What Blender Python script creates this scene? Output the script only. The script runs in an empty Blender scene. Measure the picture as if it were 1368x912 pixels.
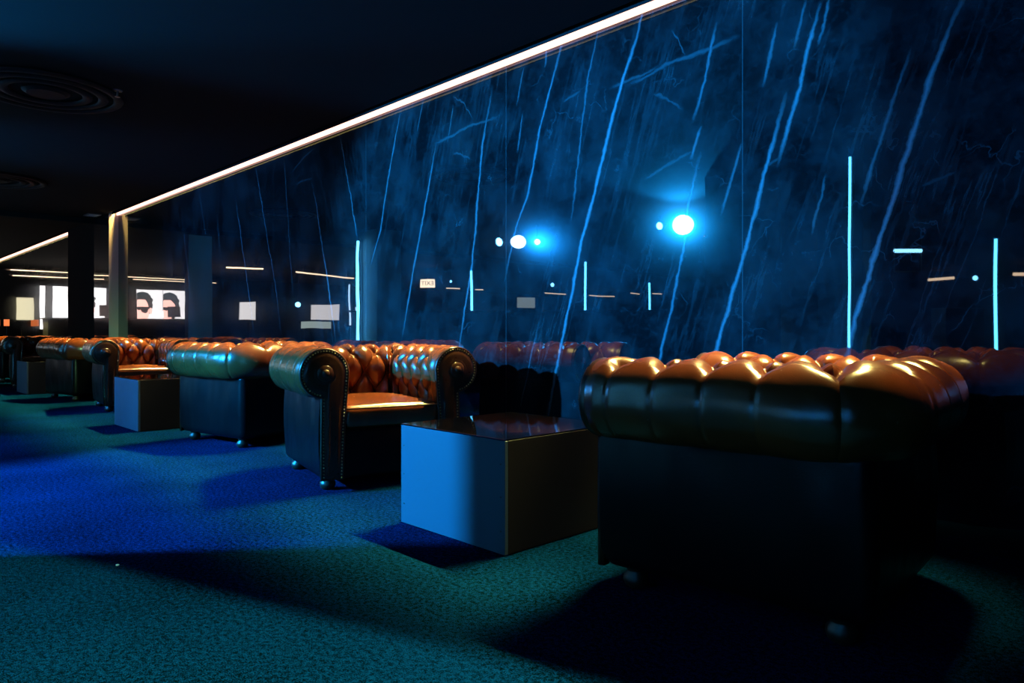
import bpy, bmesh, math, random
import numpy as np
from mathutils import Vector, Matrix, noise
random.seed(7)
PI = math.pi
scn = bpy.context.scene
COL = scn.collection

# ------------------------------------------------------------------ helpers
def link(name, me, parent=None, loc=(0, 0, 0), rot=(0, 0, 0)):
    o = bpy.data.objects.new(name, me)
    COL.objects.link(o)
    o.location = loc
    o.rotation_euler = rot
    if parent is not None:
        o.parent = parent
    return o

def obj(name, bm, mat, parent=None, loc=(0, 0, 0), rot=(0, 0, 0), smooth=False, mats=None):
    me = bpy.data.meshes.new(name)
    bm.to_mesh(me)
    bm.free()
    for m in (mats or [mat]):
        me.materials.append(m)
    if smooth:
        for p in me.polygons:
            p.use_smooth = True
    return link(name, me, parent, loc, rot)

def thing(name, label, cat, loc=(0, 0, 0), rotz=0.0, group=None):
    o = bpy.data.objects.new(name, None)
    o.empty_display_size = .1
    COL.objects.link(o)
    o.location = loc
    o.rotation_euler = (0, 0, rotz)
    o['label'] = label
    o['category'] = cat
    if group:
        o['group'] = group
    return o

def tag(o, label, cat, group=None):
    o['label'] = label
    o['category'] = cat
    if group:
        o['group'] = group
    return o

def struct(name, bm, mat, smooth=False):
    o = obj(name, bm, mat, smooth=smooth)
    o['kind'] = 'structure'
    return o

def copy_tree(o, parent=None):
    c = o.copy()
    COL.objects.link(c)
    c.parent = parent
    for ch in list(o.children):
        copy_tree(ch, c)
    return c

def add_box(bm, x0, x1, y0, y1, z0, z1, bevel=0.0, seg=2):
    r = bmesh.ops.create_cube(bm, size=1.0)
    vs = r['verts']
    for v in vs:
        v.co = Vector(((x0 + x1) / 2 + v.co.x * (x1 - x0), (y0 + y1) / 2 + v.co.y * (y1 - y0), (z0 + z1) / 2 + v.co.z * (z1 - z0)))
    if bevel > 0:
        es = list({e for v in vs for e in v.link_edges})
        bmesh.ops.bevel(bm, geom=es, offset=bevel, segments=seg, affect='EDGES', profile=.5)

def box(x0, x1, y0, y1, z0, z1, bevel=0.0, seg=2):
    bm = bmesh.new()
    add_box(bm, x0, x1, y0, y1, z0, z1, bevel, seg)
    return bm

def add_tube(bm, p0, p1, r, seg=12, r1=None):
    p0, p1 = Vector(p0), Vector(p1)
    d = p1 - p0
    m = Matrix.Translation((p0 + p1) / 2) @ d.to_track_quat('Z', 'Y').to_matrix().to_4x4()
    bmesh.ops.create_cone(bm, cap_ends=True, segments=seg, radius1=r, radius2=r if r1 is None else r1, depth=d.length, matrix=m)

def tube(p0, p1, r, seg=12, r1=None):
    bm = bmesh.new()
    add_tube(bm, p0, p1, r, seg, r1)
    return bm

def lathe(prof, seg=24):
    bm = bmesh.new()
    rings = []
    for r, z in prof:
        rings.append([bm.verts.new((r * math.cos(2 * PI * i / seg), r * math.sin(2 * PI * i / seg), z)) for i in range(seg)])
    for a, b in zip(rings[:-1], rings[1:]):
        for i in range(seg):
            j = (i + 1) % seg
            bm.faces.new((a[i], a[j], b[j], b[i]))
    if prof[0][0] > 1e-4:
        bm.faces.new(list(reversed(rings[0])))
    if prof[-1][0] > 1e-4:
        bm.faces.new(rings[-1])
    return bm

# ------------------------------------------------------------------ materials
def nt(name):
    m = bpy.data.materials.new(name)
    m.use_nodes = True
    t = m.node_tree
    return m, t, t.nodes['Principled BSDF']

def pr(name, col, rough, metal=0.0, spec=.5, coat=0.0, coat_r=.03):
    m, t, b = nt(name)
    b.inputs['Base Color'].default_value = (*col, 1)
    b.inputs['Roughness'].default_value = rough
    b.inputs['Metallic'].default_value = metal
    b.inputs['Specular IOR Level'].default_value = spec
    b.inputs['Coat Weight'].default_value = coat
    b.inputs['Coat Roughness'].default_value = coat_r
    # slight wear variation so that no surface is perfectly flat
    n = t.nodes.new('ShaderNodeTexNoise'); n.inputs['Scale'].default_value = 9.0; n.inputs['Detail'].default_value = 5.0
    g = t.nodes.new('ShaderNodeNewGeometry')
    t.links.new(g.outputs['Position'], n.inputs['Vector'])
    mr = t.nodes.new('ShaderNodeMapRange')
    mr.inputs['To Min'].default_value = max(0, rough - .04); mr.inputs['To Max'].default_value = min(1, rough + .05)
    t.links.new(n.outputs['Fac'], mr.inputs['Value'])
    t.links.new(mr.outputs['Result'], b.inputs['Roughness'])
    return m

def em(name, col, strength):
    m, t, b = nt(name)
    b.inputs['Base Color'].default_value = (.02, .02, .02, 1)
    b.inputs['Emission Color'].default_value = (*col, 1)
    b.inputs['Emission Strength'].default_value = strength
    b.inputs['Roughness'].default_value = .4
    return m

def mat_leather(name='brown_leather', c0=(.075, .0155, .0036), c1=(.130, .0270, .0060), spec=.6, r0=.20, r1=.30):
    m, t, b = nt(name)
    N, L = t.nodes, t.links
    tc = N.new('ShaderNodeTexCoord')
    n1 = N.new('ShaderNodeTexNoise'); n1.inputs['Scale'].default_value = 7; n1.inputs['Detail'].default_value = 6
    L.new(tc.outputs['Object'], n1.inputs['Vector'])
    cr = N.new('ShaderNodeValToRGB')
    cr.color_ramp.elements[0].position = .3; cr.color_ramp.elements[0].color = (*c0, 1)
    cr.color_ramp.elements[1].position = .7; cr.color_ramp.elements[1].color = (*c1, 1)
    L.new(n1.outputs['Fac'], cr.inputs['Fac'])
    L.new(cr.outputs['Color'], b.inputs['Base Color'])
    v = N.new('ShaderNodeTexVoronoi'); v.inputs['Scale'].default_value = 260
    L.new(tc.outputs['Object'], v.inputs['Vector'])
    n2 = N.new('ShaderNodeTexNoise'); n2.inputs['Scale'].default_value = 38; n2.inputs['Detail'].default_value = 7
    L.new(tc.outputs['Object'], n2.inputs['Vector'])
    add = N.new('ShaderNodeMath'); add.operation = 'MULTIPLY_ADD'; add.inputs[1].default_value = .35
    L.new(v.outputs['Distance'], add.inputs[0]); L.new(n2.outputs['Fac'], add.inputs[2])
    bp = N.new('ShaderNodeBump'); bp.inputs['Strength'].default_value = .13; bp.inputs['Distance'].default_value = .004
    L.new(add.outputs[0], bp.inputs['Height']); L.new(bp.outputs['Normal'], b.inputs['Normal'])
    mr = N.new('ShaderNodeMapRange'); mr.inputs['To Min'].default_value = r0; mr.inputs['To Max'].default_value = r1
    L.new(n2.outputs['Fac'], mr.inputs['Value']); L.new(mr.outputs['Result'], b.inputs['Roughness'])
    b.inputs['Specular IOR Level'].default_value = spec
    return m

def mat_carpet():
    m, t, b = nt('dark_carpet')
    N, L = t.nodes, t.links
    g = N.new('ShaderNodeNewGeometry')
    n1 = N.new('ShaderNodeTexNoise'); n1.inputs['Scale'].default_value = 70; n1.inputs['Detail'].default_value = 5; n1.inputs['Roughness'].default_value = .65
    n2 = N.new('ShaderNodeTexNoise'); n2.inputs['Scale'].default_value = 260; n2.inputs['Detail'].default_value = 3
    n3 = N.new('ShaderNodeTexNoise'); n3.inputs['Scale'].default_value = 1.6; n3.inputs['Detail'].default_value = 3
    for n in (n1, n2, n3):
        L.new(g.outputs['Position'], n.inputs['Vector'])
    mx = N.new('ShaderNodeMath'); mx.operation = 'ADD'
    L.new(n1.outputs['Fac'], mx.inputs[0]); L.new(n2.outputs['Fac'], mx.inputs[1])
    m3 = N.new('ShaderNodeMath'); m3.operation = 'MULTIPLY_ADD'; m3.inputs[1].default_value = .25
    L.new(n3.outputs['Fac'], m3.inputs[0]); L.new(mx.outputs[0], m3.inputs[2])
    cr = N.new('ShaderNodeValToRGB')
    e = cr.color_ramp.elements
    e[0].position = .435; e[0].color = (.0001, .0022, .0045, 1)
    e[1].position = .56; e[1].color = (.0008, .0205, .078, 1)
    sc = N.new('ShaderNodeMath'); sc.operation = 'MULTIPLY'; sc.inputs[1].default_value = .43
    L.new(m3.outputs[0], sc.inputs[0])
    L.new(sc.outputs[0], cr.inputs['Fac'])
    L.new(cr.outputs['Color'], b.inputs['Base Color'])
    b.inputs['Roughness'].default_value = 1.0
    b.inputs['Specular IOR Level'].default_value = 0.0
    bp = N.new('ShaderNodeBump'); bp.inputs['Strength'].default_value = .7; bp.inputs['Distance'].default_value = .006
    L.new(mx.outputs[0], bp.inputs['Height']); L.new(bp.outputs['Normal'], b.inputs['Normal'])
    return m

# veins of the marble: (strength, [(x, z), ...]) on the wall, in metres
VEINS = [
(1.0, [(-0.795, 2.137), (-0.913, 1.846), (-0.987, 1.589), (-1.053, 1.368), (-1.105, 1.202), (-1.171, 0.984), (-1.24, 0.70)]),
(0.5, [(-0.982, 1.985), (-1.053, 1.772), (-1.141, 1.506), (-1.171, 1.399)]),
(0.8, [(-1.353, 2.282), (-1.4, 2.102), (-1.438, 1.956), (-1.501, 1.772), (-1.533, 1.64)]),
(0.9, [(-1.519, 1.89), (-1.592, 1.643), (-1.648, 1.432), (-1.686, 1.287), (-1.744, 1.111), (-1.845, 0.802), (-1.93, .5)]),
(0.45, [(-1.31, 2.307), (-1.347, 2.127)]),
(0.4, [(-1.414, 2.328), (-1.459, 2.145)]),
(0.5, [(-1.548, 2.271), (-1.584, 2.128), (-1.606, 2.011)]),
(0.6, [(-1.861, 2.36), (-1.92, 2.104), (-1.984, 1.93)]),
(0.6, [(-1.945, 1.876), (-2.001, 1.727)]),
(0.7, [(-1.958, 1.705), (-2.019, 1.493), (-2.059, 1.205), (-2.113, 0.975), (-2.196, 0.699), (-2.25, .5)]),
(0.5, [(-1.724, 1.748), (-1.832, 1.425)]),
(0.3, [(-1.324, 1.535), (-1.373, 1.295)]),
(1.0, [(-2.277, 2.628), (-2.336, 2.444), (-2.417, 2.278), (-2.468, 2.145), (-2.547, 1.927), (-2.634, 1.631), (-2.741, 1.339), (-2.793, 1.115), (-2.864, 0.868), (-2.961, 0.51), (-2.998, 0.312)]),
(0.4, [(-2.602, 2.573), (-2.69, 2.297), (-2.77, 1.759), (-2.805, 1.517)]),
(0.7, [(-2.876, 2.589), (-2.967, 2.352), (-3.074, 2.083), (-3.172, 1.704), (-3.273, 1.517), (-3.369, 1.208)]),
(0.4, [(-3.005, 2.604), (-3.024, 2.463)]),
(0.4, [(-3.218, 2.221), (-3.259, 1.992)]),
(0.8, [(-3.52, 2.386), (-3.595, 2.112), (-3.625, 1.927), (-3.702, 1.313), (-3.789, 0.974), (-3.845, 0.704)]),
(0.7, [(-4.105, 2.193), (-4.203, 1.845), (-4.358, 1.358), (-4.511, 0.827)]),
(0.3, [(-4.248, 2.554), (-4.34, 2.303)]),
(0.6, [(-4.55, 2.51), (-4.741, 1.918), (-4.814, 1.638), (-4.964, 1.357)]),
(0.35, [(-3.074, 0.905), (-3.205, 0.482), (-3.239, 0.362)]),
(0.6, [(-5.427, 2.522), (-5.259, 1.982), (-5.155, 1.61)]),
(0.7, [(-5.891, 2.162), (-5.744, 1.677), (-5.589, 1.143), (-5.513, 0.831)]),
(0.7, [(-7.548, 2.245), (-7.216, 1.198), (-7.092, 0.827)]),
(0.6, [(-7.092, 2.59), (-6.803, 1.777), (-6.609, 1.235), (-6.515, 0.864)]),
(0.4, [(-6.454, 2.545), (-6.273, 1.201)]),
(0.4, [(-9.074, 2.117), (-8.854, 1.297), (-8.664, 0.868)]),
(0.4, [(-8.572, 2.484), (-8.347, 1.878)]),
(0.3, [(-8.047, 2.152), (-7.882, 1.31)]),
(0.3, [(-10.619, 2.134), (-10.37, 1.556)]),
(0.35, [(-3.205, 2.51), (-3.273, 2.29)]),
(0.35, [(-3.902, 2.432), (-3.969, 2.183)]),
(0.5, [(0.35, 2.5), (0.10, 1.7), (-0.18, .8), (-.3, .3)]),
(0.6, [(1.5, 2.5), (1.2, 1.6), (.95, .5)]),
]
CROSS = [
(0.5, [(-2.391, 2.20), (-2.131, 2.247), (-2.027, 2.25), (-1.752, 2.27)]),
(0.5, [(-2.113, 2.409), (-2.076, 2.348), (-2.036, 2.267)]),
(0.35, [(-2.239, 2.116), (-2.149, 2.067), (-2.045, 2.001)]),
(0.5, [(-4.158, 2.19), (-3.789, 2.242), (-3.433, 2.254)]),
(0.4, [(-3.902, 2.49), (-3.765, 2.401), (-3.694, 2.279)]),
(0.4, [(-3.902, 2.107), (-3.718, 2.018)]),
(0.35, [(-2.876, 2.217), (-2.741, 2.25)]),
(0.4, [(-2.516, 2.21), (-2.196, 2.25)]),
(0.25, [(-0.94, 1.435), (-0.808, 1.475)]),
(0.35, [(-6.214, 2.216), (-5.891, 2.229)]),
(0.4, [(-6.288, 2.34), (-6.042, 2.45), (-5.863, 2.48)]),
(0.3, [(-1.61, 1.615), (-1.533, 1.65)]),
(0.35, [(-2.292, 1.665), (-1.992, 1.763)]),
]
SEAMS = [-0.065, -1.717, -3.369, -5.02, -6.67, -8.32, -9.97, -11.46]

def mat_marble():
    m, t, b = nt('black_polished_marble')
    N, L = t.nodes, t.links
    g = N.new('ShaderNodeNewGeometry')
    sep = N.new('ShaderNodeSeparateXYZ')
    L.new(g.outputs['Position'], sep.inputs[0])

    def math_(op, a, b_=None, c=None, clamp=False):
        n = N.new('ShaderNodeMath'); n.operation = op; n.use_clamp = clamp
        for i, v in enumerate((a, b_, c)):
            if v is None:
                continue
            if isinstance(v, (int, float)):
                n.inputs[i].default_value = v
            else:
                L.new(v, n.inputs[i])
        return n.outputs[0]

    def noise_(scale, detail=4, vec=None, rough=.55):
        n = N.new('ShaderNodeTexNoise')
        n.inputs['Scale'].default_value = scale; n.inputs['Detail'].default_value = detail; n.inputs['Roughness'].default_value = rough
        L.new(vec if vec is not None else g.outputs['Position'], n.inputs['Vector'])
        return n.outputs['Fac']
    # irregular run of the veins
    w = math_('MULTIPLY', math_('SUBTRACT', noise_(5, 3), .5), .045)
    w = math_('MULTIPLY_ADD', math_('SUBTRACT', noise_(26, 3), .5), .02, w)
    w = math_('MULTIPLY_ADD', math_('SUBTRACT', noise_(110, 2), .5), .007, w)
    xw = math_('ADD', sep.outputs['X'], w)
    zw = math_('ADD', sep.outputs['Z'], w)
    X0, X1, Z1 = -12.0, 3.0, 2.7
    xn = math_('DIVIDE', math_('SUBTRACT', xw, X0), X1 - X0)
    zn = math_('DIVIDE', zw, Z1)
    wid_noise = math_('MULTIPLY_ADD', noise_(9, 4), 1.6, .15)

    def curve(pts, inp):
        n = N.new('ShaderNodeFloatCurve')
        c = n.mapping.curves[0]
        while len(c.points) > 2:
            c.points.remove(c.points[0])
        pts = sorted(pts)
        c.points[0].location = pts[0]; c.points[1].location = pts[-1]
        for p in pts[1:-1]:
            c.points.new(*p)
        for p in c.points:
            p.handle_type = 'VECTOR'
        n.mapping.use_clip = False
        n.mapping.update()
        L.new(inp, n.inputs['Value'])
        return n.outputs['Value']
    total = None
    for cross, lst in ((False, VEINS), (True, CROSS)):
        for s, pts in lst:
            if not cross:
                P = [(z / Z1, (x - X0) / (X1 - X0)) for x, z in pts]
                k = curve(P, zn); dist = math_('MULTIPLY', math_('ABSOLUTE', math_('SUBTRACT', xn, k)), X1 - X0)
                par = zn
            else:
                P = [((x - X0) / (X1 - X0), z / Z1) for x, z in pts]
                k = curve(P, xn); dist = math_('MULTIPLY', math_('ABSOLUTE', math_('SUBTRACT', zn, k)), Z1)
                par = xn
            a0 = min(p[0] for p in P); a1 = max(p[0] for p in P)
            fade = (a1 - a0) * .18
            mr = N.new('ShaderNodeMapRange'); mr.inputs['From Min'].default_value = a0 - fade * .3; mr.inputs['From Max'].default_value = a0 + fade
            L.new(par, mr.inputs['Value'])
            mr2 = N.new('ShaderNodeMapRange'); mr2.inputs['From Min'].default_value = a1 + fade * .3; mr2.inputs['From Max'].default_value = a1 - fade
            L.new(par, mr2.inputs['Value'])
            mask = math_('MULTIPLY', mr.outputs['Result'], mr2.outputs['Result'])
            width = math_('MULTIPLY', wid_noise, (.0055 + .0085 * s) * (1.5 if cross else 1.0))
            core = math_('SUBTRACT', 1.0, math_('DIVIDE', dist, width), clamp=True)
            halo = math_('SUBTRACT', 1.0, math_('DIVIDE', dist, .035), clamp=True)
            core = math_('MULTIPLY_ADD', math_('MULTIPLY', halo, halo), .10, core)
            v = math_('MULTIPLY', math_('MULTIPLY', core, mask), s * (.55 if cross else 1.0))
            total = v if total is None else math_('MAXIMUM', total, v)
    # seams between the slabs
    for sx in SEAMS:
        d = math_('ABSOLUTE', math_('SUBTRACT', sep.outputs['X'], sx))
        v = math_('MULTIPLY', math_('LESS_THAN', d, .0022), .22)
        total = math_('MAXIMUM', total, v)
    # fine streaks that lean one way on the near slabs and the other way beyond the book-matched seam
    side = math_('GREATER_THAN', sep.outputs['X'], -5.02)
    lean = math_('MULTIPLY_ADD', side, .60, -.28)
    q = math_('SUBTRACT', math_('ADD', sep.outputs['X'], math_('MULTIPLY', w, .6)), math_('MULTIPLY', lean, sep.outputs['Z']))
    cmb = N.new('ShaderNodeCombineXYZ')
    L.new(math_('MULTIPLY', q, 7.0), cmb.inputs['X']); L.new(math_('MULTIPLY', sep.outputs['Z'], .55), cmb.inputs['Z']); L.new(sep.outputs['Y'], cmb.inputs['Y'])
    sn = noise_(1.0, 5, cmb.outputs[0], .6)
    ridge = math_('SUBTRACT', 1.0, math_('MULTIPLY', math_('ABSOLUTE', math_('SUBTRACT', sn, .5)), 46.0), clamp=True)
    ridge = math_('MULTIPLY', ridge, math_('MULTIPLY_ADD', noise_(2.3, 3), 2.2, -.85, clamp=True))
    total = math_('MAXIMUM', total, math_('MULTIPLY', ridge, .17))
    # hairline web
    vo = N.new('ShaderNodeTexVoronoi'); vo.feature = 'DISTANCE_TO_EDGE'; vo.inputs['Scale'].default_value = 3.4
    mixv = N.new('ShaderNodeVectorMath'); mixv.operation = 'ADD'
    nc = N.new('ShaderNodeTexNoise'); nc.inputs['Scale'].default_value = 4; nc.inputs['Detail'].default_value = 5
    L.new(g.outputs['Position'], nc.inputs['Vector'])
    scv = N.new('ShaderNodeVectorMath'); scv.operation = 'SCALE'; scv.inputs['Scale'].default_value = .5
    L.new(nc.outputs['Color'], scv.inputs[0]); L.new(g.outputs['Position'], mixv.inputs[0]); L.new(scv.outputs[0], mixv.inputs[1])
    L.new(mixv.outputs[0], vo.inputs['Vector'])
    web = math_('SUBTRACT', 1.0, math_('MULTIPLY', vo.outputs['Distance'], 55.0), clamp=True)
    web = math_('MULTIPLY', web, math_('MULTIPLY_ADD', noise_(5.5, 3), 3.0, -1.45, clamp=True))
    total = math_('MAXIMUM', total, math_('MULTIPLY', web, .26))
    # clouds
    cl = math_('MULTIPLY_ADD', noise_(3.2, 9, None, .68), 3.2, -1.35, clamp=True)
    speck = math_('MULTIPLY_ADD', noise_(48, 5, None, .7), 4.0, -2.1, clamp=True)
    cl = math_('MULTIPLY_ADD', speck, .55, cl)
    c1 = N.new('ShaderNodeMix'); c1.data_type = 'RGBA'
    c1.inputs[6].default_value = (.0022, .003, .0038, 1); c1.inputs[7].default_value = (.014, .018, .022, 1)
    L.new(cl, c1.inputs[0])
    c2 = N.new('ShaderNodeMix'); c2.data_type = 'RGBA'; c2.inputs[7].default_value = (.10, .14, .17, 1)
    L.new(total, c2.inputs[0]); L.new(c1.outputs[2], c2.inputs[6])
    L.new(c2.outputs[2], b.inputs['Base Color'])
    b.inputs['Roughness'].default_value = MARBLE_ROUGH
    b.inputs['Specular IOR Level'].default_value = MARBLE_SPEC
    b.inputs['Coat Weight'].default_value = 1.0
    b.inputs['Coat Roughness'].default_value = .012
    b.inputs['Coat IOR'].default_value = 1.55
    bp = N.new('ShaderNodeBump'); bp.inputs['Strength'].default_value = 1.0; bp.inputs['Distance'].default_value = .0005
    L.new(noise_(2.2, 1), bp.inputs['Height'])
    L.new(bp.outputs['Normal'], b.inputs['Coat Normal'])
    return m

MARBLE_ROUGH, MARBLE_SPEC = .14, .014
LEATHER = mat_leather()
SCROLL_LEATHER = mat_leather('shaded_brown_leather', (.018, .006, .0025), (.032, .010, .004), .4, .24, .34)  # darker copy of the brown leather: shade of the scroll fronts painted in
MATTE_LEATHER = mat_leather('darker_panel_leather', (.0022, .0015, .0020), (.0036, .0025, .0033), .12, .26, .38)  # outer panels, front rail and frame set darker than the tufted leather
CARPET = mat_carpet()
MARBLE = mat_marble()
BLACK = pr('black_paint', (.008, .008, .009), .95, spec=.02)
CEIL = pr('dark_ceiling_paint', (.008, .010, .010), .85, spec=.06)
GREYPAINT = pr('grey_wall_paint', (.5, .52, .55), .7)
DARKWALL = pr('dark_wall_paint', (.016, .018, .022), .85, spec=.1)
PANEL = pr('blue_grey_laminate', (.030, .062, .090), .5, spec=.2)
TOPGLASS = pr('black_glass_top', (.0006, .0006, .0008), .035, spec=.6)
METAL = pr('dark_steel', (.25, .25, .26), .35, metal=1.0)
STONE = pr('brown_stone', (.62, .47, .38), .45)
BRASS = pr('aged_brass', (.45, .33, .16), .35, metal=1.0)
BLACKMETAL = pr('black_metal', (.03, .03, .032), .35, metal=.6)
LACQUER = pr('black_lacquer', (.01, .01, .011), .22, spec=.4)
RINGBLACK = pr('black_satin_ring', (.008, .008, .009), .6, spec=.12)
DARKWOOD = pr('dark_wood', (.018, .009, .005), .4)
SIDEPANEL = pr('darker_side_laminate', (.009, .010, .013), .6, spec=.1)  # side panels set darker than the front and rear panels
PAPER = pr('white_paper', (.8, .78, .74), .7)
E_LED = em('warm_led_diffuser', (1.0, .52, .41), 2.5)
E_TUBE = em('blue_tube_diffuser', (.08, .52, 1.0), 58.0)
E_SPOT = em('blue_lens', (.08, .42, 1.0), 200.0)
E_SPOTW = em('white_blue_lens', (.40, .66, 1.0), 70.0)
E_SMALL = em('small_blue_lens', (.15, .55, 1.0), 50.0)
E_WARM = em('warm_linear_diffuser', (1.0, .72, .48), 12.0)
E_SCREEN = em('white_screen', (1.0, .96, .97), 4.5)
E_SCREENDIM = em('pale_screen', (.62, .78, .75), 3.2)
E_CREAM = em('cream_screen', (.95, .85, .55), 1.8)
E_HAIR = em('screen_dark_hair', (.02, .055, .07), 1.2)
E_FACE = em('screen_skin', (1.0, .50, .42), 6.0)
E_GLASS = em('screen_dark_glasses', (.01, .03, .05), .8)
E_TEXT = em('screen_grey_letters', (.78, .74, .76), 7.0)
E_SIGN = em('cream_sign_face', (1.0, .80, .55), 17.0)
SIGNINK = pr('dark_sign_ink', (.03, .02, .01), .6)
E_SHADE = em('orange_lamp_shade', (1.0, .22, .06), 1.1)

# ------------------------------------------------------------------ chair
W2, LN = .40, .84            # half body width, body depth
XA, RR, ZC = .38, .13, .628  # roll centre offset, roll radius, roll centre height
RC = .16                     # corner radius of the roll centre line
YB = LN / 2 - .02

S_ARM = (YB - RC) + LN / 2
S_COR = RC * PI / 2
S_BACK = 2 * (XA - RC)
S_TOT = 2 * S_ARM + 2 * S_COR + S_BACK

def path(s):
    """centre line of the roll: right arm front -> back -> left arm front; returns x, y, nx, ny"""
    if s <= S_ARM:
        return XA, -LN / 2 + s, 1.0, 0.0
    s -= S_ARM
    if s <= S_COR:
        a = s / RC
        return XA - RC + RC * math.cos(a), YB - RC + RC * math.sin(a), math.cos(a), math.sin(a)
    s -= S_COR
    if s <= S_BACK:
        return XA - RC - s, YB, 0.0, 1.0
    s -= S_BACK
    if s <= S_COR:
        a = PI / 2 + s / RC
        return -(XA - RC) + RC * math.cos(a), YB - RC + RC * math.sin(a), math.cos(a), math.sin(a)
    s -= S_COR
    return -XA, YB - RC - s, -1.0, 0.0

T_LINE = .275
A_END = math.radians(-82)
T_TOT = T_LINE + RR * (PI - A_END)

def profile(t):
    """cross-section: returns offset, z, normal offset, normal z"""
    if t <= T_LINE:
        k = t / T_LINE
        return -.100 - .03 * k, ZC - T_LINE * (1 - k), -1.0, .10 * (1 - k)
    a = PI - (t - T_LINE) / RR
    return RR * math.cos(a), ZC + RR * math.sin(a), math.cos(a), math.sin(a)

NB = 14
SB = [.095 + (S_TOT - .19) / (NB - 1) * i for i in range(NB)]
DS = SB[1] - SB[0]
T1R = T_LINE + RR * math.radians(108)
T2R, T3R, T4R = T_LINE + RR * math.radians(48), .235, .115

def tuft_segments():
    segs, btn = [], []
    mid = [(a + b) / 2 for a, b in zip(SB[:-1], SB[1:])]
    for s in SB:
        segs.append((s, T1R, s, T_TOT + .05, 0))      # pleat over the roll
        btn.append((s, T1R)); btn.append((s, T3R))
    for s in mid:
        btn.append((s, T2R)); btn.append((s, T4R))
        segs.append((s, T4R, s, -.05, 1))
    for i, s in enumerate(mid):
        for sb in (SB[i], SB[i + 1]):
            segs.append((s, T2R, sb, T1R, 1)); segs.append((s, T2R, sb, T3R, 1)); segs.append((s, T4R, sb, T3R, 1))
    return segs, btn

def tufted(s0, s1, name_mat=LEATHER):
    """one tufted section of the shell between two path lengths, as bmesh"""
    segs, btn = tuft_segments()
    ns = max(2, int((s1 - s0) / .0052)); ntt = int(T_TOT / .0062)
    S = np.linspace(s0, s1, ns + 1); T = np.linspace(0, T_TOT, ntt + 1)
    SS, TT = np.meshgrid(S, T, indexing='ij')
    deficit = np.zeros_like(SS)
    A, R = .042, .068
    for (a, b, c, d, kind) in segs:
        if max(a, c) < s0 - .1 or min(a, c) > s1 + .1:
            continue
        dx, dy = c - a, d - b
        l2 = dx * dx + dy * dy
        u = np.clip(((SS - a) * dx + (TT - b) * dy) / l2, 0, 1)
        dist = np.sqrt((SS - a - u * dx) ** 2 + (TT - b - u * dy) ** 2)
        if kind == 0:
            q = np.clip((TT - T1R) / (T_TOT - T1R), 0, 1)
            fac = np.where(q < .22, 1 - q / .22 * .82, .18 - (q - .22) * .16)
            fac = np.clip(fac, .04, 1)
            rr = R * (1 - .74 * np.clip(q / .26, 0, 1))
        else:
            fac = np.where(TT < T4R, .7 * np.clip(TT / T4R, 0, 1) + .05, 1.0); rr = R
        cc = np.clip(dist / rr, 0, 1)
        dd = A * fac * (1 - np.sqrt(np.clip(1 - (1 - cc) ** 2, 0, 1)))
        deficit = np.maximum(deficit, dd)
    bdef = np.zeros_like(SS)
    for (a, b) in btn:
        r2 = (SS - a) ** 2 + (TT - b) ** 2
        bdef = np.maximum(bdef, .018 * np.exp(-r2 / .030 ** 2))
    deficit = deficit + bdef
    ends = np.clip(np.minimum(SS, S_TOT - SS) / .05, 0, 1)
    ends = ends * ends * (3 - 2 * ends)
    last = np.clip((T_TOT - TT) / .05, 0, 1)
    disp = (.012 - deficit) * ends * last
    bm = bmesh.new()
    rows = []
    for i in range(ns + 1):
        x, y, nx, ny = path(S[i])
        row = []
        for j in range(ntt + 1):
            o, z, no, nz = profile(T[j])
            d = disp[i, j]
            nn = noise.noise(Vector((S[i] * 7, T[j] * 7, 3.1))) * .006 * ends[i, j] * last[i, j]
            d += nn
            oo = o + no * d
            if oo < -.145: oo = -.145
            row.append(bm.verts.new((x + nx * oo, y + ny * oo, z + nz * d)))
        rows.append(row)
    for i in range(ns):
        for j in range(ntt):
            bm.faces.new((rows[i][j], rows[i + 1][j], rows[i + 1][j + 1], rows[i][j + 1]))
    # covered buttons
    for (a, b) in btn:
        if not (s0 - 1e-4 <= a <= s1 - 1e-4) and not (abs(a - s1) < 1e-4 and s1 > S_TOT / 2):
            continue
        x, y, nx, ny = path(a)
        o, z, no, nz = profile(b)
        d = -.040
        oo = o + no * d
        n = Vector((nx * no, ny * no, nz)).normalized()
        mt = Matrix.Translation((x + nx * oo, y + ny * oo, z + nz * d)) @ n.to_track_quat('Z', 'Y').to_matrix().to_4x4() @ Matrix.Diagonal((1, 1, .55, 1))
        bmesh.ops.create_uvsphere(bm, u_segments=10, v_segments=6, radius=.011, matrix=mt)
    return bm

def wrinkle(p, amp):
    return amp * (noise.noise(Vector((p[0] * 6, p[1] * 6, p[2] * 3))) + .5 * noise.noise(Vector((p[0] * 14, p[1] * 14, p[2] * 5 + 4))))

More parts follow.
